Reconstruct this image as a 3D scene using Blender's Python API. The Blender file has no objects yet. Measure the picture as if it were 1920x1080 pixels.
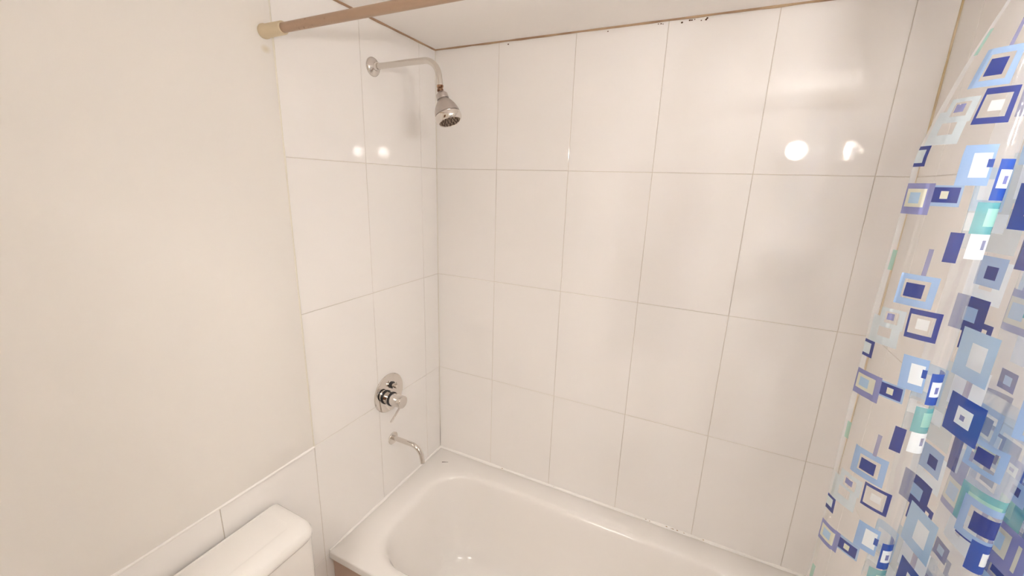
import bpy, bmesh, math, random
from mathutils import Vector, Matrix, noise
C = bpy.context.scene.collection
sc = bpy.context.scene
PI = math.pi
OFF = 1.8327                      # floor is z = 0; the measurements below are taken from the upper tile joint
H = 0.4629                        # tile height
def Z(z): return z + OFF
RIM = Z(-1.3727); CEIL = Z(0.4606); XR = 1.58; TUBW = 0.695

# ------------------------------------------------------------------ camera, world, exposure
cam_data = bpy.data.cameras.new('camera'); cam = bpy.data.objects.new('camera', cam_data); C.objects.link(cam)
cam_data.sensor_width = 36.0; cam_data.lens = 766.95 / 1920 * 36.0; cam_data.clip_start = 0.01
def rodrigues(rx, ry, rz):
    v = Vector((rx, ry, rz)); return Matrix.Rotation(v.length, 3, v.normalized())
Rm = rodrigues(1.7794, 0.4298, -0.2885)          # rows: right, down, forward
r_, d_, f_ = Rm[0], Rm[1], Rm[2]
M = Matrix(((r_[0], -d_[0], -f_[0], 0), (r_[1], -d_[1], -f_[1], 0), (r_[2], -d_[2], -f_[2], 0), (0, 0, 0, 1)))
cam.matrix_world = Matrix.Translation((1.0915, -1.5118, Z(-0.0512))) @ M
sc.camera = cam
w = bpy.data.worlds.new('world'); sc.world = w; w.use_nodes = True
w.node_tree.nodes['Background'].inputs[0].default_value = (1.0, 0.95, 0.88, 1)
w.node_tree.nodes['Background'].inputs[1].default_value = 0.05
sc.view_settings.view_transform = 'Standard'; sc.view_settings.look = 'None'
sc.view_settings.gamma = 1.0; sc.view_settings.use_curve_mapping = False
sc.view_settings.exposure = 2.47
LAMP = 76.0                                       # radiance of the two bulbs
LAMP_COL = (1.0, 0.968, 0.95)
HALL_FILL = 3.6; HALL_FILL_COL = (1.0, 0.94, 0.87)          # hall panel added to brighten the lower room
LAMP_POS = [(1.46, -1.27, Z(0.165)), (1.71, -1.23, Z(0.165))]
sc.cycles.max_bounces = 16; sc.cycles.diffuse_bounces = 10; sc.cycles.transparent_max_bounces = 32

# ------------------------------------------------------------------ helpers
def lin(r, g, b):
    f = lambda c: (c/255/12.92) if c <= 10 else ((c/255+0.055)/1.055)**2.4
    return (f(r), f(g), f(b), 1)
def mat(name, col, rough=0.5, metal=0.0, spec=0.5):
    m = bpy.data.materials.new(name); m.use_nodes = True
    b = m.node_tree.nodes['Principled BSDF']
    b.inputs['Base Color'].default_value = col; b.inputs['Roughness'].default_value = rough
    b.inputs['Metallic'].default_value = metal; b.inputs['Specular IOR Level'].default_value = spec
    return m
def N(m, t, **kw):
    n = m.node_tree.nodes.new(t)
    for k, v in kw.items(): setattr(n, k, v)
    return n
def L(m, a, b): m.node_tree.links.new(a, b)
def bsdf(m): return m.node_tree.nodes['Principled BSDF']
def add_noise_color(m, c1, c2, scale, lo=0.35, hi=0.65, detail=4, stretch=(1, 1, 1)):
    tc = N(m, 'ShaderNodeTexCoord'); mp = N(m, 'ShaderNodeMapping'); mp.inputs['Scale'].default_value = stretch
    n = N(m, 'ShaderNodeTexNoise'); n.inputs['Scale'].default_value = scale; n.inputs['Detail'].default_value = detail
    r = N(m, 'ShaderNodeValToRGB'); r.color_ramp.elements[0].position = lo; r.color_ramp.elements[1].position = hi
    r.color_ramp.elements[0].color = c1; r.color_ramp.elements[1].color = c2
    L(m, tc.outputs['Object'], mp.inputs['Vector']); L(m, mp.outputs['Vector'], n.inputs['Vector']); L(m, n.outputs['Fac'], r.inputs['Fac'])
    L(m, r.outputs['Color'], bsdf(m).inputs['Base Color']); return r
def add_bump(m, scale, strength, dist=0.002, stretch=(1, 1, 1), detail=2):
    tc = N(m, 'ShaderNodeTexCoord'); mp = N(m, 'ShaderNodeMapping'); mp.inputs['Scale'].default_value = stretch
    n = N(m, 'ShaderNodeTexNoise'); n.inputs['Scale'].default_value = scale; n.inputs['Detail'].default_value = detail
    b = N(m, 'ShaderNodeBump'); b.inputs['Strength'].default_value = strength; b.inputs['Distance'].default_value = dist
    L(m, tc.outputs['Object'], mp.inputs['Vector']); L(m, mp.outputs['Vector'], n.inputs['Vector'])
    L(m, n.outputs['Fac'], b.inputs['Height']); L(m, b.outputs['Normal'], bsdf(m).inputs['Normal'])

def obj(name, bm, m, parent=None, smooth=True, autosmooth=None):
    me = bpy.data.meshes.new(name); bm.normal_update(); bm.to_mesh(me); bm.free()
    for mm in (m if isinstance(m, (list, tuple)) else [m]): me.materials.append(mm)
    if smooth: me.polygons.foreach_set('use_smooth', [True]*len(me.polygons))
    if smooth and autosmooth: me.set_sharp_from_angle(angle=math.radians(autosmooth))
    o = bpy.data.objects.new(name, me); C.objects.link(o)
    if parent: o.parent = parent; o.matrix_parent_inverse = parent.matrix_basis.inverted()
    return o
def thing(name, label, cat, loc):
    o = bpy.data.objects.new(name, None); C.objects.link(o); o.location = loc; o.empty_display_size = 0.05
    o['label'] = label; o['category'] = cat; return o
def struct(o): o['kind'] = 'structure'; return o
def add_box(bm, lo, hi, bevel=0.0, seg=2, mi=0):
    r = bmesh.ops.create_cube(bm, size=1.0)
    for v in r['verts']:
        v.co = Vector([lo[i] + (v.co[i]+0.5)*(hi[i]-lo[i]) for i in range(3)])
    fs = set(f for v in r['verts'] for f in v.link_faces)
    if bevel:
        es = list(set(e for v in r['verts'] for e in v.link_edges))
        bmesh.ops.bevel(bm, geom=es, offset=bevel, segments=seg, profile=0.5, affect='EDGES')
    return bm
def box(name, lo, hi, m, parent=None, bevel=0.0, seg=2):
    bm = bmesh.new(); add_box(bm, lo, hi, bevel, seg); return obj(name, bm, m, parent, smooth=bevel > 0, autosmooth=40)
def frame(d):
    d = Vector(d).normalized(); a = Vector((0, 0, 1)) if abs(d.z) < 0.9 else Vector((0, 1, 0))
    x = d.cross(a).normalized(); y = d.cross(x).normalized(); return x, y, d
def add_lathe(bm, origin, axis, prof, seg=48):
    """prof: (t along the axis, radius)"""
    x, y, d = frame(axis); o = Vector(origin); rings = []
    for t, r in prof:
        if r < 1e-6: rings.append([bm.verts.new(o + d*t)])
        else: rings.append([bm.verts.new(o + d*t + (x*math.cos(2*PI*k/seg) + y*math.sin(2*PI*k/seg))*r) for k in range(seg)])
    for a, b in zip(rings, rings[1:]):
        for k in range(seg):
            k2 = (k+1) % seg
            if len(a) == 1 and len(b) == 1: continue
            if len(a) == 1: bm.faces.new((a[0], b[k], b[k2]))
            elif len(b) == 1: bm.faces.new((a[k], b[0], a[k2]))
            else: bm.faces.new((a[k], b[k], b[k2], a[k2]))
    bmesh.ops.recalc_face_normals(bm, faces=bm.faces)
    return bm
def lathe(name, origin, axis, prof, m, parent=None, seg=48, sharp=35):
    return obj(name, add_lathe(bmesh.new(), origin, axis, prof, seg), m, parent, autosmooth=sharp)
def add_tube(bm, pts, rad, seg=24, cap=True):
    pts = [Vector(p) for p in pts]; n = len(pts); rad = rad if isinstance(rad, (list, tuple)) else [rad]*n
    t0 = (pts[1]-pts[0]).normalized(); x, y, _ = frame(t0); rings = []; prev = t0
    for i, p in enumerate(pts):
        t = (pts[min(i+1, n-1)] - pts[max(i-1, 0)]).normalized()
        q = prev.rotation_difference(t); x = q @ x; y = q @ y; prev = t
        rings.append([bm.verts.new(p + (x*math.cos(2*PI*k/seg) + y*math.sin(2*PI*k/seg))*rad[i]) for k in range(seg)])
    for a, b in zip(rings, rings[1:]):
        for k in range(seg): bm.faces.new((a[k], a[(k+1) % seg], b[(k+1) % seg], b[k]))
    if cap: bm.faces.new(list(reversed(rings[0]))); bm.faces.new(rings[-1])
    bmesh.ops.recalc_face_normals(bm, faces=bm.faces)
    return bm
def tube(name, pts, rad, m, parent=None, seg=24, sharp=40):
    return obj(name, add_tube(bmesh.new(), pts, rad, seg), m, parent, autosmooth=sharp)

# ------------------------------------------------------------------ materials
TILE = mat('glazed_white_tile', (0.87, 0.85, 0.83, 1), 0.045, spec=0.68)
add_bump(TILE, 3.0, 0.05, 0.004, (2.2, 2.2, 0.7), 1)
GROUT = mat('tile_grout', (0.66, 0.60, 0.51, 1), 0.9)
PAINT = mat('cream_wall_paint', (0.815, 0.788, 0.75, 1), 0.55, spec=0.3)
CEILP = mat('ceiling_paint', (0.93, 0.905, 0.88, 1), 0.6, spec=0.3)
add_bump(PAINT, 60, 0.08, 0.002)
def paint_stain(m, centre, rad, col):
    tc = N(m, 'ShaderNodeTexCoord'); mp = N(m, 'ShaderNodeMapping'); mp.vector_type = 'POINT'
    mp.inputs['Location'].default_value = tuple(-c for c in centre)
    ln = N(m, 'ShaderNodeVectorMath', operation='LENGTH'); mr = N(m, 'ShaderNodeMapRange')
    sca = N(m, 'ShaderNodeVectorMath', operation='MULTIPLY'); sca.inputs[1].default_value = (1, 0.75, 1.0)
    mr.inputs['From Min'].default_value = rad; mr.inputs['From Max'].default_value = rad*0.2
    mr.inputs['To Min'].default_value = 0; mr.inputs['To Max'].default_value = 0.55
    mx = N(m, 'ShaderNodeMix', data_type='RGBA'); mx.inputs[6].default_value = bsdf(m).inputs['Base Color'].default_value[:]
    mx.inputs[7].default_value = col
    L(m, tc.outputs['Object'], mp.inputs['Vector']); L(m, mp.outputs['Vector'], sca.inputs[0]); L(m, sca.outputs['Vector'], ln.inputs[0])
    L(m, ln.outputs['Value'], mr.inputs['Value']); L(m, mr.outputs['Result'], mx.inputs['Factor']); L(m, mx.outputs[2], bsdf(m).inputs['Base Color'])
CAULK = mat('white_silicone', (0.92, 0.90, 0.87, 1), 0.4)
CAULK2 = mat('beige_silicone', (0.76, 0.725, 0.63, 1), 0.5)  # beige silicone, duller than the white one
STAIN = mat('stained_joint', (0.4, 0.3, 0.2, 1), 0.7); add_noise_color(STAIN, lin(164, 134, 108), lin(206, 182, 150), 9, 0.42, 0.72)
YELLOW = mat('yellowed_joint', (0.6, 0.5, 0.3, 1), 0.6); add_noise_color(YELLOW, lin(198, 178, 138), lin(216, 200, 172), 14)
MOULD = mat('mould_brown', lin(92, 62, 44), 0.9)
BROWN = mat('dirt_brown', lin(158, 124, 84), 0.9)
CHROME = mat('chrome', (0.74, 0.70, 0.66, 1), 0.06, 1.0)
DULLCH = mat('dull_chrome', (0.70, 0.665, 0.62, 1), 0.24, 1.0)
SHELL = mat('satin_chrome_plastic', (0.52, 0.47, 0.44, 1), 0.30, 0.8)
BRASS = mat('worn_brass', (0.5, 0.34, 0.22, 1), 0.35, 0.9); add_noise_color(BRASS, lin(96, 62, 44), lin(205, 170, 140), 90)
RUBBER = mat('black_rubber', (0.012, 0.012, 0.016, 1), 0.35)
FACE = mat('spray_face_grey', lin(140, 122, 105), 0.5); NOZ = mat('nozzle_rubber', lin(78, 62, 52), 0.6)
ACRYL = mat('white_enamel', (0.86, 0.835, 0.805, 1), 0.10)
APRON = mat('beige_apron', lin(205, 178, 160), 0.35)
CERAM = mat('white_ceramic', (0.85, 0.83, 0.80, 1), 0.12)
RODM = mat('beige_painted_steel', lin(180, 153, 130), 0.38)
CAPM = mat('ivory_plastic', lin(214, 198, 168), 0.5)
FLOORM = mat('floor_tile', (0.82, 0.78, 0.72, 1), 0.3)
DOORM = mat('added_brown_door', lin(112, 74, 52), 0.4); add_noise_color(DOORM, lin(96, 62, 42), lin(128, 86, 60), 6, stretch=(6, 6, 0.5))
CUP = 0.004
CUPM = mat('grey_lamp_cup', (0.55, 0.53, 0.50, 1), 0.5)
LAMPMET = mat('brushed_nickel', (0.7, 0.68, 0.65, 1), 0.3, 1.0)
def rod_material():
    m = RODM; tc = N(m, 'ShaderNodeTexCoord'); n = N(m, 'ShaderNodeTexNoise'); n.inputs['Scale'].default_value = 110; n.inputs['Detail'].default_value = 3
    r = N(m, 'ShaderNodeValToRGB'); r.color_ramp.elements[0].position = 0.66; r.color_ramp.elements[1].position = 0.72
    r.color_ramp.elements[0].color = (0, 0, 0, 1); r.color_ramp.elements[1].color = (1, 1, 1, 1)
    sx = N(m, 'ShaderNodeSeparateXYZ'); mr = N(m, 'ShaderNodeMapRange'); mr.inputs['From Min'].default_value = 0.28; mr.inputs['From Max'].default_value = 0.09
    mu = N(m, 'ShaderNodeMath', operation='MULTIPLY'); mx = N(m, 'ShaderNodeMix', data_type='RGBA')
    mx.inputs[6].default_value = lin(180, 153, 130); mx.inputs[7].default_value = lin(120, 80, 62)
    L(m, tc.outputs['Object'], n.inputs['Vector']); L(m, n.outputs['Fac'], r.inputs['Fac']); L(m, tc.outputs['Object'], sx.inputs[0])
    L(m, sx.outputs['X'], mr.inputs['Value']); L(m, r.outputs['Color'], mu.inputs[0]); L(m, mr.outputs['Result'], mu.inputs[1])
    L(m, mu.outputs[0], mx.inputs['Factor']); L(m, mx.outputs[2], bsdf(m).inputs['Base Color'])
rod_material()
paint_stain(PAINT, (0.0, -0.737, Z(0.263)), 0.012, lin(205, 190, 150))
EMIT = bpy.data.materials.new('lamp_glow'); EMIT.use_nodes = True
b = bsdf(EMIT); b.inputs['Base Color'].default_value = (0.9, 0.9, 0.9, 1); b.inputs['Emission Color'].default_value = (*LAMP_COL, 1); b.inputs['Emission Strength'].default_value = LAMP

EMIT2 = bpy.data.materials.new('hall_fill_glow'); EMIT2.use_nodes = True
b = bsdf(EMIT2); b.inputs['Base Color'].default_value = (0.9, 0.9, 0.9, 1); b.inputs['Emission Color'].default_value = (*HALL_FILL_COL, 1); b.inputs['Emission Strength'].default_value = HALL_FILL
def film_material():
    m = bpy.data.materials.new('clear_printed_film'); m.use_nodes = True
    nt = m.node_tree; nt.nodes.remove(bsdf(m)); out = nt.nodes['Material Output']
    ac = N(m, 'ShaderNodeAttribute', attribute_name='print_colour'); aa = N(m, 'ShaderNodeAttribute', attribute_name='print_cover')
    dif = N(m, 'ShaderNodeBsdfDiffuse'); trl = N(m, 'ShaderNodeBsdfTranslucent'); tr = N(m, 'ShaderNodeBsdfTransparent'); gl = N(m, 'ShaderNodeBsdfGlossy')
    tr.inputs['Color'].default_value = (0.97, 0.965, 0.955, 1); gl.inputs['Roughness'].default_value = 0.09; gl.inputs['Color'].default_value = (1, 1, 1, 1)
    pm = N(m, 'ShaderNodeMixShader'); pm.inputs[0].default_value = 0.45
    L(m, ac.outputs['Color'], dif.inputs['Color']); L(m, ac.outputs['Color'], trl.inputs['Color']); L(m, dif.outputs[0], pm.inputs[1]); L(m, trl.outputs[0], pm.inputs[2])
    mx = N(m, 'ShaderNodeMixShader'); L(m, aa.outputs['Fac'], mx.inputs[0]); L(m, tr.outputs[0], mx.inputs[1]); L(m, pm.outputs[0], mx.inputs[2])
    lw = N(m, 'ShaderNodeLayerWeight'); lw.inputs['Blend'].default_value = 0.5
    pw = N(m, 'ShaderNodeMath', operation='POWER'); pw.inputs[1].default_value = 4.0
    mr = N(m, 'ShaderNodeMapRange'); mr.inputs['To Min'].default_value = 0.05; mr.inputs['To Max'].default_value = 0.55
    L(m, lw.outputs['Facing'], pw.inputs[0]); L(m, pw.outputs[0], mr.inputs['Value'])
    fin = N(m, 'ShaderNodeMixShader'); L(m, mr.outputs['Result'], fin.inputs[0]); L(m, mx.outputs[0], fin.inputs[1]); L(m, gl.outputs[0], fin.inputs[2])
    tc = N(m, 'ShaderNodeTexCoord'); n = N(m, 'ShaderNodeTexNoise'); n.inputs['Scale'].default_value = 28; bp = N(m, 'ShaderNodeBump')
    bp.inputs['Strength'].default_value = 0.35; bp.inputs['Distance'].default_value = 0.004
    L(m, tc.outputs['Object'], n.inputs['Vector']); L(m, n.outputs['Fac'], bp.inputs['Height']); L(m, bp.outputs['Normal'], gl.inputs['Normal'])
    L(m, fin.outputs[0], out.inputs['Surface']); return m
FILM = film_material()

# ------------------------------------------------------------------ room shell
rows = [CEIL] + [Z(-k*H) for k in range(0, 5)]; rows[-1] = 0.0
def tile_facing(name, plane, us, vs, face, parent, sign, seed):
    """bevelled tiles with grout behind. plane 'x' or 'y'; us: joints along the wall; vs: joints in height; face: tile surface; sign: outward normal"""
    rnd = random.Random(seed); bm = bmesh.new(); gap = 0.0006; bev = 0.0012
    def P(u, v, dpt):
        return Vector((face + sign*dpt, u, v)) if plane == 'x' else Vector((u, face + sign*dpt, v))
    us = sorted(us); vs = sorted(vs)
    for u0, u1 in zip(us, us[1:]):
        for v0, v1 in zip(vs, vs[1:]):
            a, b2 = rnd.uniform(-0.0016, 0.0016), rnd.uniform(-0.0016, 0.0016); cu, cv = (u0+u1)/2, (v0+v1)/2
            def q(u, v, dpt): return bm.verts.new(P(u, v, dpt + a*(u-cu) + b2*(v-cv)))
            g = gap; o = [q(u0+g, v0+g, -0.0012), q(u1-g, v0+g, -0.0012), q(u1-g, v1-g, -0.0012), q(u0+g, v1-g, -0.0012)]
            h = gap + bev*0.4; md = [q(u0+h, v0+h, -0.00035), q(u1-h, v0+h, -0.00035), q(u1-h, v1-h, -0.00035), q(u0+h, v1-h, -0.00035)]
            e = gap + bev; i = [q(u0+e, v0+e, 0), q(u1-e, v0+e, 0), q(u1-e, v1-e, 0), q(u0+e, v1-e, 0)]
            bm.faces.new(i)
            for k in range(4):
                bm.faces.new((o[k], o[(k+1) % 4], md[(k+1) % 4], md[k])); bm.faces.new((md[k], md[(k+1) % 4], i[(k+1) % 4], i[k]))
    gq = bm.faces.new([bm.verts.new(P(u, v, -0.0016)) for u, v in ((us[0], vs[0]), (us[-1], vs[0]), (us[-1], vs[-1]), (us[0], vs[-1]))])
    gq.material_index = 1
    bmesh.ops.recalc_face_normals(bm, faces=bm.faces)
    nrm = Vector((sign, 0, 0)) if plane == 'x' else Vector((0, sign, 0))
    bm.normal_update()
    for f in bm.faces:
        if f.normal.dot(nrm) < 0: f.normal_flip()
    return obj(name, bm, [TILE, GROUT], parent, smooth=False)

YF = -2.9; XF = 2.0                              # room beyond the picture, behind the camera
floor = struct(box('floor', (-0.2, YF-0.15, -0.12), (XF+0.15, 0.2, 0.0), FLOORM))
ceiling = struct(box('ceiling', (-0.2, YF-0.15, CEIL), (XF+0.15, 0.2, CEIL+0.12), CEILP))
wall_back = struct(box('wall_back', (-0.2, 0.006, 0.0), (XF+0.15, 0.16, CEIL), PAINT))
w0 = 0.2913
tile_facing('tile_facing', 'y', [0.0, w0, w0+.3, w0+.6, w0+.9, w0+1.2, XR], rows, 0.0, wall_back, -1, 3)
wall_left = struct(box('wall_left', (-0.16, YF, 0.0), (-0.006, 0.006, CEIL), PAINT))
EDGE = -0.7097
tile_facing('tile_facing', 'x', [0.0, -0.1046, -0.4078, EDGE], rows, 0.0, wall_left, 1, 11)
tile_facing('wainscot_tiles', 'x', [EDGE, EDGE-.3, EDGE-.6, EDGE-.9, EDGE-1.2, EDGE-1.5, EDGE-1.8, YF], rows[3:], 0.0, wall_left, 1, 5)
bm = bmesh.new(); add_box(bm, (-0.0059, YF, rows[3]+0.003), (0.0035, EDGE-0.005, CEIL), 0.002, 2)
bmesh.ops.subdivide_edges(bm, edges=[e for e in bm.edges if e.calc_length() > 1], cuts=20, use_grid_fill=True)
obj('painted_plaster', bm, PAINT, wall_left, smooth=True, autosmooth=30)
wall_right = struct(box('wall_right', (XR+0.006, -0.80, 0.0), (XF+0.15, 0.006, CEIL), PAINT))
tile_facing('tile_facing', 'x', [0.0, -0.11, -0.41, -0.71, -0.80], rows, XR, wall_right, -1, 8)
struct(box('wall_vanity', (XF, YF, 0.0), (XF+0.15, -0.80, CEIL), PAINT))
struct(box('wall_hall', (-0.16, YF-0.15, 0.0), (XF+0.15, YF, CEIL), PAINT))
dr1 = struct(box('added_door_1', (0.25, YF+0.001, 0.0), (1.05, YF+0.04, 2.03), DOORM, None, 0.004))  # unseen dark door, added to give the chrome darker reflections
lathe('added_door_handle', (0.97, YF+0.04, 1.0), (0, 1, 0), [(0, 0), (0, 0.026), (0.006, 0.024), (0.008, 0.010), (0.035, 0.010), (0.04, 0.024), (0.055, 0.024), (0.062, 0.012), (0.063, 0)], LAMPMET, dr1, 24)
bm = bmesh.new(); add_box(bm, (1.27, -1.53, 0.0), (XF, -1.42, CEIL)); add_box(bm, (-0.006, -1.53, 2.03), (1.27, -1.42, CEIL)); add_box(bm, (-0.006, -1.53, 0.0), (0.25, -1.42, 2.03))  # lintel and left jamb added to block light of the hall panel
struct(obj('wall_front', bm, PAINT, None, smooth=False))

# beads and joints
def wobble_bead(name, p0, p1, r, m, n=60, amp=0.25, seed=1, flat=(1, 1, 1)):
    rnd = random.Random(seed); p0, p1 = Vector(p0), Vector(p1)
    pts = [p0.lerp(p1, k/n) for k in range(n+1)]; rad = [r*(1+amp*(noise.noise(p*14+Vector((seed, 0, 0))))) for p in pts]
    return struct(tube(name, pts, rad, m, None, 8))
wobble_bead('trim_1', (0.001, EDGE-0.004, rows[3]+0.004), (0.001, EDGE-0.004, CEIL-0.001), 0.0034, CAULK2, 80, 0.5, 1)
wobble_bead('trim_2', (0.001, EDGE-0.004, rows[3]+0.001), (0.001, YF+0.01, rows[3]+0.001), 0.0052, CAULK, 120, 0.35, 2)
t3 = wobble_bead('trim_3', (0.002, -0.002, CEIL-0.001), (XR-0.002, -0.002, CEIL-0.001), 0.0042, STAIN, 120, 0.5, 3)
wobble_bead('trim_4', (0.002, -0.004, CEIL-0.001), (0.002, EDGE+0.0, CEIL-0.001), 0.0042, STAIN, 80, 0.5, 4)
wobble_bead('trim_5', (XR-0.001, -0.001, RIM), (XR-0.001, -0.001, CEIL-0.002), 0.0030, YELLOW, 120, 0.4, 5)
wobble_bead('trim_6', (0.001, -0.001, RIM+0.12), (0.001, -0.001, CEIL-0.006), 0.0012, CAULK2, 100, 0.6, 6)
t7 = wobble_bead('trim_7', (0.002, -0.003, RIM+0.002), (XR-0.002, -0.003, RIM+0.002), 0.0062, CAULK, 140, 0.45, 7)
wobble_bead('trim_8', (0.003, -0.002, RIM+0.002), (0.003, -TUBW+0.002, RIM+0.002), 0.0055, CAULK, 90, 0.4, 8)
bm = bmesh.new(); rnd = random.Random(4)
for x in [0.86, 0.868, 0.874, 0.93, 0.952, 0.958, 0.966, 0.985, 0.998, 1.001, 0.70, 0.33, 1.38]:
    rr = rnd.uniform(0.0012, 0.0026)
    bmesh.ops.create_icosphere(bm, subdivisions=2, radius=rr, matrix=Matrix.Translation((x, -0.0012, CEIL-0.008-rnd.uniform(0, 0.006))) @ Matrix.Diagonal((1.3, 0.5, 1, 1)))
ms = obj('mould_specks', bm, MOULD, t3); ms['kind'] = 'stuff'; ms['label'] = 'dark brown mould specks'

bm = bmesh.new()
for x in [1.02, 1.035, 1.085, 1.10, 1.118, 1.124, 1.14, 1.165, 1.235, 1.275, 0.36, 0.62]:
    bmesh.ops.create_icosphere(bm, subdivisions=2, radius=rnd.uniform(0.0010, 0.0022), matrix=Matrix.Translation((x, -0.0068, RIM+rnd.uniform(0.006, 0.009))) @ Matrix.Diagonal((1.8, 0.5, 0.7, 1)))
ms = obj('dirt_specks', bm, BROWN, t7); ms['kind'] = 'stuff'; ms['label'] = 'brown dirt specks'
# ------------------------------------------------------------------ bathtub
tub = thing('bathtub', 'white enamel built-in bathtub with rounded basin along the tiled wall', 'bathtub', (0.79, -0.35, 0))
def rrect(x0, x1, y0, y1, rl, rr_, n=12):
    """rounded rectangle, counter-clockwise; rl: radius at the left (tap) end, rr_: radius at the right end"""
    pts = []
    for cx, cy, r, a0 in ((x1-rr_, y0+rr_, rr_, -PI/2), (x1-rr_, y1-rr_, rr_, 0), (x0+rl, y1-rl, rl, PI/2), (x0+rl, y0+rl, rl, PI)):
        for k in range(n+1): pts.append((cx + r*math.cos(a0 + k*PI/2/n), cy + r*math.sin(a0 + k*PI/2/n)))
    return pts
bm = bmesh.new(); rings = []
EPS = 0.001
def loop(x0, x1, y0, y1, rl, rr_, z): rings.append([bm.verts.new((x, y, z)) for x, y in rrect(x0, x1, y0, y1, rl, rr_)])
loop(EPS, XR-EPS, -TUBW, -EPS, 0.002, 0.002, RIM-0.030)
loop(EPS, XR-EPS, -TUBW, -EPS, 0.002, 0.002, RIM-0.006)
loop(EPS+.001, XR-EPS-.001, -TUBW+.002, -EPS-.001, 0.003, 0.003, RIM-0.002)
loop(EPS+.003, XR-EPS-.003, -TUBW+.006, -EPS-.003, 0.004, 0.004, RIM)
bx0, bx1, by0, by1 = 0.092, 1.48, -0.656, -0.090
for ins, dz, rl, rr_ in ((0.0, 0.0, 0.155, 0.19), (0.008, -0.0005, 0.155, 0.19), (0.016, -0.0022, 0.154, 0.19), (0.024, -0.0058, 0.152, 0.19), (0.031, -0.012, 0.150, 0.19), (0.037, -0.022, 0.148, 0.185),
                         (0.042, -0.037, 0.146, 0.185), (0.050, -0.062, 0.143, 0.18), (0.068, -0.14, 0.14, 0.18), (0.092, -0.24, 0.135, 0.17), (0.114, -0.31, 0.13, 0.16), (0.132, -0.345, 0.12, 0.14), (0.16, -0.362, 0.10, 0.12), (0.20, -0.368, 0.06, 0.06)):
    k = max(0.0, -dz-0.03)
    loop(bx0+ins, bx1-ins-0.45*k, by0+ins*0.8, by1-ins*0.8, rl, rr_, RIM+dz)
nn = len(rings[0])
for a, b2 in zip(rings, rings[1:]):
    for k in range(nn): bm.faces.new((a[k], a[(k+1) % nn], b2[(k+1) % nn], b2[k]))
bm.faces.new(rings[-1])
bmesh.ops.recalc_face_normals(bm, faces=bm.faces); bm.normal_update()
if rings[-1][0].link_faces[0].normal.z < 0 and bm.faces[-1:]: pass
basin = obj('basin', bm, ACRYL, tub, autosmooth=50)
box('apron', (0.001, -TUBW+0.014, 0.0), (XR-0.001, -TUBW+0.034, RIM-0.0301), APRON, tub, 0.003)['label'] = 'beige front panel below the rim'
lathe('drain', (0.34, -0.35, RIM-0.367), (0, 0, 1), [(0, 0.030), (0.003, 0.030), (0.0045, 0.026), (0.002, 0.018), (0.002, 0)], CHROME, tub, 32)
tube('scratch_mark', [(0.078, -0.097, RIM+0.0003), (0.084, -0.093, RIM+0.0003), (0.094, -0.088, RIM+0.0002), (0.104, -0.083, RIM+0.0001)], [0.0016, 0.0013, 0.0009, 0.0006], NOZ, tub, 6)

# ------------------------------------------------------------------ shower
sy = -0.355; sz = Z(0.313)
sh = thing('wall_shower', 'chrome fixed shower head on a bent arm high on the left tiled wall', 'shower', (0, sy, sz))
lathe('wall_flange', (0.0, sy, sz), (1, 0, 0), [(0, 0.0305), (0.003, 0.0305), (0.006, 0.029), (0.010, 0.024), (0.013, 0.017), (0.015, 0.0135), (0.026, 0.0125), (0.026, 0.0)], CHROME, sh)
R = 0.056; pts = [(0.012, sy, sz), (0.08, sy, sz), (0.15, sy, sz+0.001)]
bx, bz = 0.214, sz+0.001
for k in range(15):
    a = math.radians(k*86/14); pts.append((bx + R*math.sin(a), sy, bz - R + R*math.cos(a)))
pts.append((0.2722, sy, Z(0.248))); pts.append((0.2732, sy, Z(0.236)))
tube('shower_arm', pts, 0.0096, DULLCH, sh, 28)
ax = Vector((0.375, -0.05, -0.925)).normalized()
o = Vector((0.2732, sy, Z(0.236)))
add = lathe('ball_joint', o, (0.08, 0, -1), [(-0.003, 0), (-0.003, 0.0104), (0.003, 0.0104), (0.005, 0.0078), (0.008, 0.0094), (0.014, 0.0104), (0.016, 0.0082), (0.026, 0.0098), (0.026, 0)], BRASS, sh, 24)
add['label'] = 'worn brown brass joint'
o2 = Vector((0.2765, sy, Z(0.2185)))
lathe('swivel_collar', o2, ax, [(-0.001, 0), (0.0, 0.0115), (0.003, 0.0140), (0.007, 0.0180), (0.0205, 0.0194), (0.0225, 0.0186), (0.0228, 0.0145), (0.0265, 0.0140), (0.0265, 0)], SHELL, sh, 36)
o3 = o2 + ax*0.0250
SC = 1.07
def scp(P): return [(t*SC, r*SC) for t, r in P]
lathe('head_shell', o3, ax, scp([(-0.001, 0), (-0.001, 0.0135), (0.0005, 0.0165), (0.002, 0.0190), (0.009, 0.0240), (0.020, 0.0308), (0.030, 0.0348), (0.038, 0.0368), (0.0425, 0.0374), (0.0432, 0.0345), (0.0445, 0.0340), (0.0445, 0)]), SHELL, sh, 56, 50)
lathe('face_ring', o3, ax, scp([(0.0440, 0.0339), (0.0455, 0.0340), (0.0462, 0.0384), (0.053, 0.0390), (0.060, 0.0380), (0.065, 0.0350), (0.0670, 0.0325), (0.0655, 0.0308), (0.060, 0.0300)]), CHROME, sh, 56, 40)
lathe('spray_face', o3, ax, scp([(0.058, 0.0309), (0.0625, 0.0307), (0.0635, 0.027), (0.0645, 0.012), (0.0645, 0)]), FACE, sh, 40)
o3 = o3 + ax*0.0046
fx, fy, fd = frame(ax); bm0 = None
for ring, cnt in ((0.0255, 14), (0.0165, 9), (0.007, 4)):
    for k in range(cnt):
        a = 2*PI*k/cnt + ring*40; p = o3 + ax*0.0625 + (fx*math.cos(a) + fy*math.sin(a))*ring
        lathe('nozzle', p, ax, [(0, 0.0023), (0.005, 0.0020), (0.0068, 0.0014), (0.0068, 0)], NOZ, sh, 8)

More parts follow.
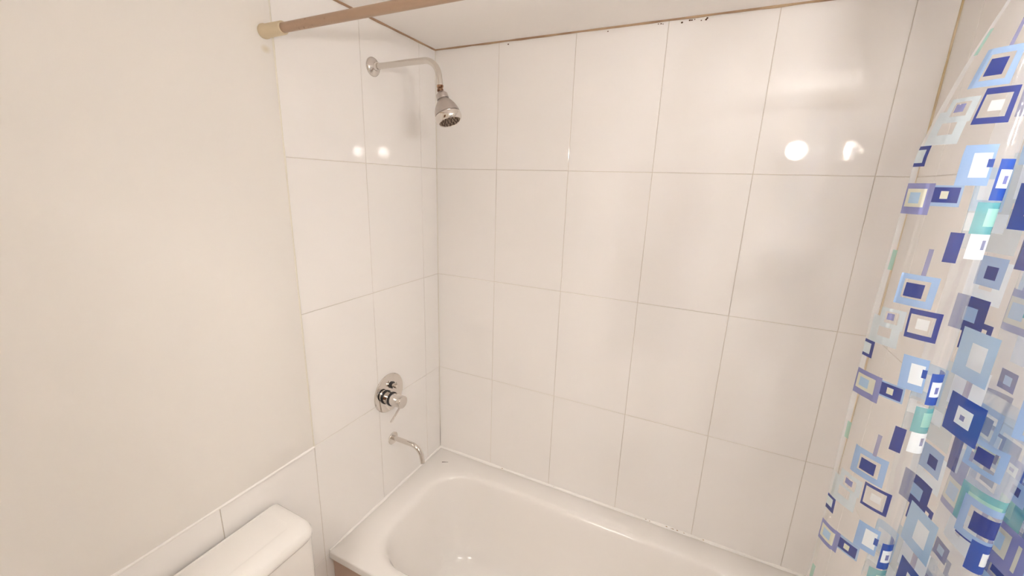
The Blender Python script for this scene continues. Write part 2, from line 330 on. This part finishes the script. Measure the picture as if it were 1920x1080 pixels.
# ------------------------------------------------------------------ mixer valve
vy, vz = -0.352, Z(-0.897)
va = thing('shower_mixer', 'round chrome mixer plate with lever handle on the left tiled wall', 'shower mixer', (0, vy, vz))
lathe('wall_plate', (0, vy, vz), (1, 0, 0), [(0, 0.0815), (0.004, 0.0815), (0.006, 0.0800), (0.0068, 0.078), (0.0068, 0)], CHROME, va, 80, 30)
my, mz = -0.376, Z(-0.904)
lathe('base_ring', (0, my, mz), (1, 0, 0), [(0.0068, 0.0), (0.0068, 0.0285), (0.0115, 0.0285), (0.0115, 0)], RUBBER, va, 40)
lathe('sleeve', (0, my, mz), (1, 0, 0), [(0.0115, 0.0), (0.0115, 0.0250), (0.036, 0.0250), (0.036, 0.0)], CHROME, va, 48)
lathe('seal_ring', (0, my, mz), (1, 0, 0), [(0.036, 0.0), (0.036, 0.0285), (0.0430, 0.0285), (0.0425, 0)], RUBBER, va, 40)
hd = lathe('handle', (0, my, mz), (1, 0, 0), [(0.0425, 0.0), (0.0425, 0.0250), (0.0940, 0.0250), (0.0955, 0.0240), (0.0955, 0)], CHROME, va, 56)
lev = [(0.080, my, mz-0.020), (0.073, my-0.001, mz-0.035), (0.052, my-0.002, mz-0.070), (0.031, my-0.003, mz-0.103), (0.029, my-0.003, mz-0.106)]
tube('lever', lev, [0.0042, 0.0042, 0.0042, 0.0042, 0.003], CHROME, hd, 16)
dy, dz = -0.340, Z(-0.866)
kb = lathe('diverter_knob', (0, dy, dz), (1, 0, 0), [(0.0068, 0.0), (0.0068, 0.0100), (0.0200, 0.0100), (0.0212, 0.0080), (0.024, 0.0076), (0.0250, 0.0098), (0.038, 0.0100), (0.039, 0.0090), (0.037, 0)], CHROME, va, 28)
lathe('knob_ring', (0, dy, dz), (1, 0, 0), [(0.0069, 0.0), (0.0069, 0.0145), (0.0130, 0.0145), (0.0125, 0)], RUBBER, kb, 28)
tube('pin', [(0.030, dy+0.001, dz+0.006), (0.030, dy+0.004, dz+0.016)], 0.0022, CHROME, kb, 10)

# ------------------------------------------------------------------ tub spout
py, pz = -0.341, Z(-1.116)
sp = thing('bath_spout', 'curved chrome spout on the wall below the round mixer plate', 'spout', (0, py, pz))
lathe('wall_flange', (0, py, pz), (1, 0, 0), [(0, 0.0265), (0.004, 0.0265), (0.0055, 0.0250), (0.0055, 0)], CHROME, sp, 48)
pts = [(0.003, py, pz+0.003), (0.03, py, pz+0.003), (0.06, py, pz+0.003), (0.095, py, pz+0.003)]; R = 0.052
for k in range(1, 15):
    a = math.radians(k*80/14); pts.append((0.100 + R*math.sin(a), py, pz+0.003 - R + R*math.cos(a)))
e = Vector(pts[-1]); dr = Vector((math.cos(math.radians(80)), 0, -math.sin(math.radians(80))))
pts.append(tuple(e + dr*0.012)); pts.append(tuple(e + dr*0.026))
bm = add_tube(bmesh.new(), pts, 0.0098, 28, cap=False); obj('spout_pipe', bm, CHROME, sp)
lathe('nozzle_end', e + dr*0.026, dr, [(0, 0.0098), (0.001, 0.0094), (0.001, 0.0080), (-0.010, 0.0078), (-0.010, 0)], NOZ, sp, 28)

# ------------------------------------------------------------------ curtain rod
ry, rz = -0.738, Z(0.303)
rod = thing('curtain_rod', 'beige shower curtain rod with ivory end cap below the ceiling', 'curtain rod', (0.0, ry, rz))
tube('rod_tube', [(0.05, ry, rz), (0.4, ry, rz), (0.8, ry, rz), (1.2, ry, rz), (XR-0.05, ry, rz)], 0.0112, RODM, rod, 32)
capprof = [(0, 0.0165), (0.003, 0.0174), (0.008, 0.0174), (0.011, 0.0163), (0.016, 0.0158), (0.074, 0.0154), (0.0765, 0.0142), (0.0765, 0.0115), (0.06, 0.0113)]
lathe('end_cap', (0.0036, ry, rz), (1, 0, 0), capprof, CAPM, rod, 36)['label'] = 'ivory plastic end cap'
lathe('end_cap', (XR-0.0012, ry, rz), (-1, 0, 0), capprof, CAPM, rod, 36)['label'] = 'ivory plastic end cap'

# ------------------------------------------------------------------ shower curtain
NAVY = lin(34, 56, 140)[:3]; BLUE = lin(44, 82, 172)[:3]; LBL = lin(150, 184, 228)[:3]; LAV = lin(126, 132, 190)[:3]; WHT = lin(236, 244, 248)[:3]
PALE = lin(208, 226, 236)[:3]; MINT = lin(160, 216, 204)[:3]; TEAL = lin(88, 180, 188)[:3]; CREAM = lin(222, 224, 206)[:3]; SKY = lin(172, 208, 240)[:3]
PER = 0.2870
prints = []                                       # (u0,u1,z0,z1,colour,cover) on the unfolded sheet; later ones lie on top
CLEAR = 'clear'
K = 1.22                                          # the first panel is seen turned by about 35 degrees
def pr(s0, s1, z0, z1, col, cov=0.85): prints.append((s0*K, s1*K, z0, z1, col, cov))
def clr(s0, s1, z0, z1): prints.append((s0*K, s1*K, z0, z1, CLEAR, 0))
def first_panel():
    pr(.004, .037, -.270, -.227, PALE, .62); clr(.014, .029, -.257, -.242)
    pr(.012, .039, -.242, -.212, PALE, .6); clr(.018, .032, -.235, -.218); pr(.021, .028, -.231, -.221, LAV, .8)
    pr(.022, .058, -.203, -.157, LBL, .82); clr(.028, .052, -.194, -.166); pr(.031, .0475, -.190, -.170, NAVY, .95)
    pr(.040, .068, -.247, -.205, NAVY, .9); clr(.044, .064, -.240, -.212); pr(.049, .059, -.232, -.219, WHT, .6)
    pr(-.01, .0135, -.298, -.271, NAVY, .92); pr(-.01, .0095, -.292, -.276, PALE, .75)
    pr(.028, .054, -.349, -.322, LBL, .75); pr(.0305, .0505, -.346, -.325, NAVY, .93); pr(.037, .044, -.340, -.331, CREAM, .8)
    pr(.0, .030, -.362, -.320, LAV, .85); pr(.003, .024, -.353, -.328, CREAM, .8); pr(.007, .018, -.348, -.333, SKY, .8)
    pr(.004, .010, -.161+PER-.285, -.129, MINT, .6)
    pr(.0400, .0445, -.158, -.121, LAV, .6)
    pr(.046, .068, -.322, -.273, LBL, .88); pr(.054, .066, -.312, -.282, WHT, .9); pr(.063, .068, -.300, -.289, BLUE, .9)
    pr(.053, .064, -.135, -.096, NAVY, .9)
    pr(.072, .100, -.339, -.291, BLUE, .96); pr(.074, .086, -.326, -.303, WHT, .95); pr(.077, .082, -.320, -.310, LAV, .8)
    pr(.068, .094, -.128, -.090, WHT, .93); pr(.077, .081, -.116, -.104, LAV, .5)
    pr(.066, .100, -.095, -.055, TEAL, .6); pr(.073, .090, -.086, -.063, MINT, .8)
first_panel()
base = list(prints); prints = []
for k in range(-2, 6):
    for q in base: prints.append((q[0], q[1], q[2]-k*PER, q[3]-k*PER, q[4], q[5]))
rnd = random.Random(21); LEN = 1.15
cell = []
for _ in range(92):
    u = rnd.uniform(0.122, LEN-0.02); z = -rnd.uniform(0, PER); s = rnd.choice([.036, .044, .052, .058, .064])
    kind = rnd.choice('abcdefghijabfkkn'); r = []
    A = lambda x0, x1, y0, y1, c, cv: r.append((u+x0*s, u+x1*s, z+y0*s, z+y1*s, c, cv))
    if kind == 'a': A(0, 1, 0, 1, LBL, .8); A(.17, .83, .17, .83, CLEAR, 0); A(.27, .73, .27, .73, NAVY, .95)
    elif kind == 'b': A(0, 1, 0, 1, BLUE, .96); A(.3, .72, .3, .72, WHT, .92); A(.43, .58, .43, .58, LAV, .8)
    elif kind == 'c': A(0, 1, 0, 1, PALE, .6); A(.28, .72, .28, .72, CLEAR, 0); A(.36, .64, .36, .64, LAV, .8)
    elif kind == 'd': A(0, 1, 0, 1, WHT, .9); A(.33, .67, .33, .67, CLEAR, 0)
    elif kind == 'e': A(0, 1, 0, 1, NAVY, .92); A(.14, .86, .14, .86, CLEAR, 0); A(.3, .7, .3, .7, PALE, .6)
    elif kind == 'f': A(0, 1, 0, 1, LAV, .85); A(.18, .82, .18, .82, CREAM, .75); A(.3, .7, .3, .7, SKY, .8)
    elif kind == 'g': A(0, .25, 0, .9, rnd.choice([LAV, NAVY, MINT]), .8)
    elif kind == 'h': A(0, 1, 0, 1, TEAL, .6); A(.2, .8, .2, .8, MINT, .7)
    elif kind == 'i': A(0, .9, 0, 1.1, SKY, .8); A(.3, .7, .25, .8, WHT, .9)
    elif kind == 'j': A(0, .8, 0, 1, WHT, .93); A(.35, .5, .3, .7, LAV, .5)
    elif kind == 'n': A(0, .8, 0, .8, NAVY, .95); A(.25, .55, .25, .55, LBL, .9)
    else: A(0, .7, 0, .7, LBL, .75); A(.2, .5, .2, .5, NAVY, .93)
    cell.append(r)
for _ in range(16):                               # painted haze of the overlapping layers, laid under the squares
    u = rnd.uniform(0.13, LEN-0.05); z = -rnd.uniform(0, PER); s = rnd.uniform(0.06, 0.10)
    cell.insert(0, [(u, u+s, z, z+s*rnd.uniform(0.7, 1.2), rnd.choice([LBL, PALE, SKY, LAV, WHT]), rnd.uniform(0.3, 0.5))])
for k in range(-2, 6):
    for r in cell:
        for q in r: prints.append((q[0], q[1], q[2]-k*PER, q[3]-k*PER, q[4], q[5]))
# plan of the folds: the free edge, then pleat after pleat towards the wall
PLAN = [(1.341, -0.716), (1.352, -0.738), (1.376, -0.764), (1.400, -0.778), (1.416, -0.770), (1.416, -0.745), (1.410, -0.722), (1.418, -0.714), (1.434, -0.738), (1.446, -0.790), (1.460, -0.835), (1.478, -0.846), (1.488, -0.815),
        (1.482, -0.765), (1.478, -0.728), (1.488, -0.716), (1.502, -0.740), (1.510, -0.800), (1.522, -0.850), (1.540, -0.858), (1.548, -0.815), (1.542, -0.760), (1.542, -0.726), (1.552, -0.718), (1.562, -0.750), (1.568, -0.800)]
def catmull(P, n=14):
    out = []
    for i in range(len(P)-1):
        p = [Vector(P[max(0, min(len(P)-1, i+j))]) for j in (-1, 0, 1, 2)]
        for k in range(n):
            t = k/n; out.append(0.5*((2*p[1]) + (-p[0]+p[2])*t + (2*p[0]-5*p[1]+4*p[2]-p[3])*t*t + (-p[0]+3*p[1]-3*p[2]+p[3])*t**3))
    out.append(Vector(P[-1])); return out
path = catmull(PLAN); cum = [0.0]
for a, b2 in zip(path, path[1:]): cum.append(cum[-1] + (b2-a).length)
LEN = cum[-1]
def at_len(u):
    import bisect
    i = min(max(bisect.bisect_right(cum, u)-1, 0), len(path)-2); t = (u-cum[i])/(cum[i+1]-cum[i]); return path[i].lerp(path[i+1], t)
ZT, ZB = 0.292, -1.62                             # top at the rod, bottom above the floor (from the upper joint)
def sheet_pos(u, z):
    p = at_len(u); g = min(1.0, max(0.0, (ZT - z)/0.30)); amp = 0.22 + 0.78*g**0.8
    if z < -0.3: amp *= 1 + 0.06*min(1, (-0.3-z)/0.6)
    x, y = p.x, -0.720 + (p.y+0.720)*amp - 0.018*(1-amp)
    t = max(0.0, (z+0.0)/0.29); pull = 0.075*t**1.3*(1 - min(1, max(0, (x-1.34)/0.09)))   # gathered towards the wall near the rod
    x += pull
    x += 0.006*noise.noise(Vector((u*5, z*2.2, 3.1))) + 0.0025*noise.noise(Vector((u*16, z*7, 9.1)))
    y += 0.007*noise.noise(Vector((u*5, z*2.0, 7.7))) + 0.003*noise.noise(Vector((u*16, z*6, 1.3)))
    if u < 0.03: y += 0.004*math.sin(z*11)
    return Vector((min(x, XR-0.004), min(y, -0.7015), Z(z)))
DU = 0.0025; us = [k*DU for k in range(int(LEN/DU)+1)]; zs = []; z = ZT
while z > ZB: zs.append(z); z -= 0.0025 if z > -0.95 else 0.02
nu, nz = len(us), len(zs)
verts = [sheet_pos(u, z) for z in zs for u in us]
faces = [(j*nu+i, j*nu+i+1, (j+1)*nu+i+1, (j+1)*nu+i) for j in range(nz-1) for i in range(nu-1)]
colr = [(0.9, 0.93, 0.97)]*len(faces); cov = [(0.12 if (k % (nu-1)) < 52 else 0.20) if (k % (nu-1)) > 3 else 0.45 for k in range(len(faces))]  # first columns whitened: painted highlight of the glossy hem; pleats hazier
import bisect
zneg = [-(zs[j]+zs[j+1])/2 for j in range(nz-1)]
umid = [(us[i]+us[i+1])/2 for i in range(nu-1)]
for u0, u1, z0, z1, cc, cv in prints:
    ia, ib = bisect.bisect_left(umid, u0), bisect.bisect_left(umid, u1); ja, jb = bisect.bisect_left(zneg, -z1), bisect.bisect_left(zneg, -z0)
    for j in range(ja, jb):
        for i in range(ia, ib):
            f = j*(nu-1)+i
            if cc == CLEAR: colr[f] = (0.9, 0.93, 0.97); cov[f] = 0.13
            else: colr[f] = cc; cov[f] = cv
me = bpy.data.meshes.new('shower_curtain'); me.from_pydata(verts, [], faces); me.materials.append(FILM)
me.polygons.foreach_set('use_smooth', [True]*len(faces))
a1 = me.attributes.new('print_colour', 'FLOAT_COLOR', 'FACE'); a1.data.foreach_set('color', [c for q in colr for c in (*q, 1.0)])
a2 = me.attributes.new('print_cover', 'FLOAT', 'FACE'); a2.data.foreach_set('value', cov)
cu = bpy.data.objects.new('shower_curtain', me); C.objects.link(cu)
cu['label'] = 'clear plastic shower curtain printed with blue and white squares, bunched at the right'; cu['category'] = 'shower curtain'

# ------------------------------------------------------------------ toilet
toi = thing('toilet', 'white ceramic toilet with a lidded cistern against the wainscot left of the tub', 'toilet', (0.25, -1.07, 0))
TY0, TY1, TX0, TX1, TZ = -1.275, -0.862, 0.014, 0.182, Z(-1.015)
bm = bmesh.new(); rings = []
def tl(x0, x1, y0, y1, r, z, rb=0.008):
    pts = []
    for cx, cy, rr2, a0 in ((x1-r, y0+r, r, -PI/2), (x1-r, y1-r, r, 0), (x0+rb, y1-rb, rb, PI/2), (x0+rb, y0+rb, rb, PI)):
        for k in range(9): pts.append((cx + rr2*math.cos(a0+k*PI/16), cy + rr2*math.sin(a0+k*PI/16)))
    rings.append([bm.verts.new((x, y, z(x) if callable(z) else z)) for x, y in pts])
def close(bm, capb=True, capt=True):
    n = len(rings[0])
    for a, b2 in zip(rings, rings[1:]):
        for k in range(n): bm.faces.new((a[k], a[(k+1) % n], b2[(k+1) % n], b2[k]))
    if capb: bm.faces.new(list(reversed(rings[0])))
    if capt: bm.faces.new(rings[-1])
    bmesh.ops.recalc_face_normals(bm, faces=bm.faces)
def slope(dz): return lambda x: TZ + dz - 0.012*max(0.0, (x-0.10)/(TX1-0.10))**1.6
tl(TX0, TX1, TY0, TY1, 0.038, TZ-0.044); tl(TX0-.001, TX1+.002, TY0-.001, TY1+.001, 0.038, TZ-0.040); tl(TX0-.001, TX1+.002, TY0-.001, TY1+.001, 0.038, slope(-0.018))
tl(TX0, TX1-.003, TY0+.003, TY1-.003, 0.038, slope(-0.007)); tl(TX0+.002, TX1-.011, TY0+.010, TY1-.010, 0.036, slope(-0.0015)); tl(TX0+.004, TX1-.022, TY0+.020, TY1-.020, 0.032, slope(0))
tl(TX0+.006, TX1-.046, TY0+.036, TY1-.036, 0.022, TZ-0.0010); tl(TX0+.008, TX1-.051, TY0+.040, TY1-.040, 0.020, TZ-0.0030); tl(TX0+.010, TX1-.056, TY0+.044, TY1-.044, 0.018, TZ-0.0030)
close(bm); obj('cistern_lid', bm, CERAM, toi, autosmooth=40)
bm = bmesh.new(); rings = []
tl(TX0+.01, TX1-.02, TY0+.03, TY1-.03, 0.04, 0.40); tl(TX0+.002, TX1-.008, TY0+.012, TY1-.012, 0.04, 0.43); tl(TX0+.001, TX1-.001, TY0+.002, TY1-.002, 0.038, 0.62); tl(TX0+.001, TX1-.001, TY0+.001, TY1-.001, 0.038, TZ-0.0465)
close(bm); obj('cistern', bm, CERAM, toi, autosmooth=40)
bm = bmesh.new(); rings = []
cyt = (TY0+TY1)/2
def oval(x0, x1, hw, z, n=40):
    cx = (x0+x1)/2; a = (x1-x0)/2
    rings.append([bm.verts.new((cx + a*math.copysign(abs(math.cos(t))**0.85, math.cos(t)), cyt + hw*math.copysign(abs(math.sin(t))**0.9, math.sin(t)), z)) for t in [2*PI*k/n for k in range(n)]])
for a in ((0.06, 0.52, 0.115, 0.0), (0.06, 0.51, 0.11, 0.03), (0.07, 0.48, 0.10, 0.14), (0.05, 0.56, 0.13, 0.26), (0.03, 0.63, 0.175, 0.36), (0.03, 0.65, 0.182, 0.385), (0.03, 0.65, 0.180, 0.3985)): oval(*a)
close(bm); obj('bowl', bm, CERAM, toi, autosmooth=50)
bm = bmesh.new(); rings = []
for a in ((0.205, 0.655, 0.183, 0.399), (0.205, 0.660, 0.187, 0.405), (0.205, 0.660, 0.187, 0.425), (0.210, 0.650, 0.178, 0.436), (0.230, 0.62, 0.15, 0.440)): oval(*a)
close(bm); obj('seat_lid', bm, CERAM, toi, autosmooth=50)

# ------------------------------------------------------------------ unseen fill panel, added on the hall ceiling to light the tub
hl = thing('hall_fill_panel', 'flat square fill panel added on the hall ceiling behind the viewer', 'lamp', (0.60, -2.08, CEIL))
box('fill_frame', (0.38, -2.38, CEIL-0.03), (0.82, -1.78, CEIL-0.0005), CUPM, hl, 0.004)
box('diffuser', (0.40, -2.36, CEIL-0.042), (0.80, -1.80, CEIL-0.0301), EMIT2, hl, 0.003)

# ------------------------------------------------------------------ the lamp behind the viewer that lights the room
lp = thing('vanity_lamp', 'two-bulb brushed metal wall lamp above eye level beside the doorway', 'lamp', (1.585, -1.42, Z(0.165)))
LZ = Z(0.165)
box('back_plate', (1.36, -1.4195, LZ-0.05), (1.83, -1.400, LZ+0.05), LAMPMET, lp, 0.005)
for q in LAMP_POS:
    y0 = -1.4
    lathe('arm', (q[0], y0-0.002, LZ), (0, 1, 0), [(0, 0), (0, 0.022), (0.006, 0.012), (q[1]-y0-0.058, 0.012), (q[1]-y0-0.058, 0)], LAMPMET, lp, 24)
    lathe('cup', (q[0], q[1], LZ), (0, 1, 0), [(-0.062, 0), (-0.062, 0.026), (-0.040, 0.044), (CUP, 0.048), (CUP, 0.046), (-0.038, 0.042), (-0.059, 0.024), (-0.059, 0)], CUPM, lp, 40)  # cup added around the bulb to dim its light on the left wall
    bm = bmesh.new(); bmesh.ops.create_icosphere(bm, subdivisions=3, radius=0.027, matrix=Matrix.Translation(q)); obj('bulb', bm, EMIT, lp)
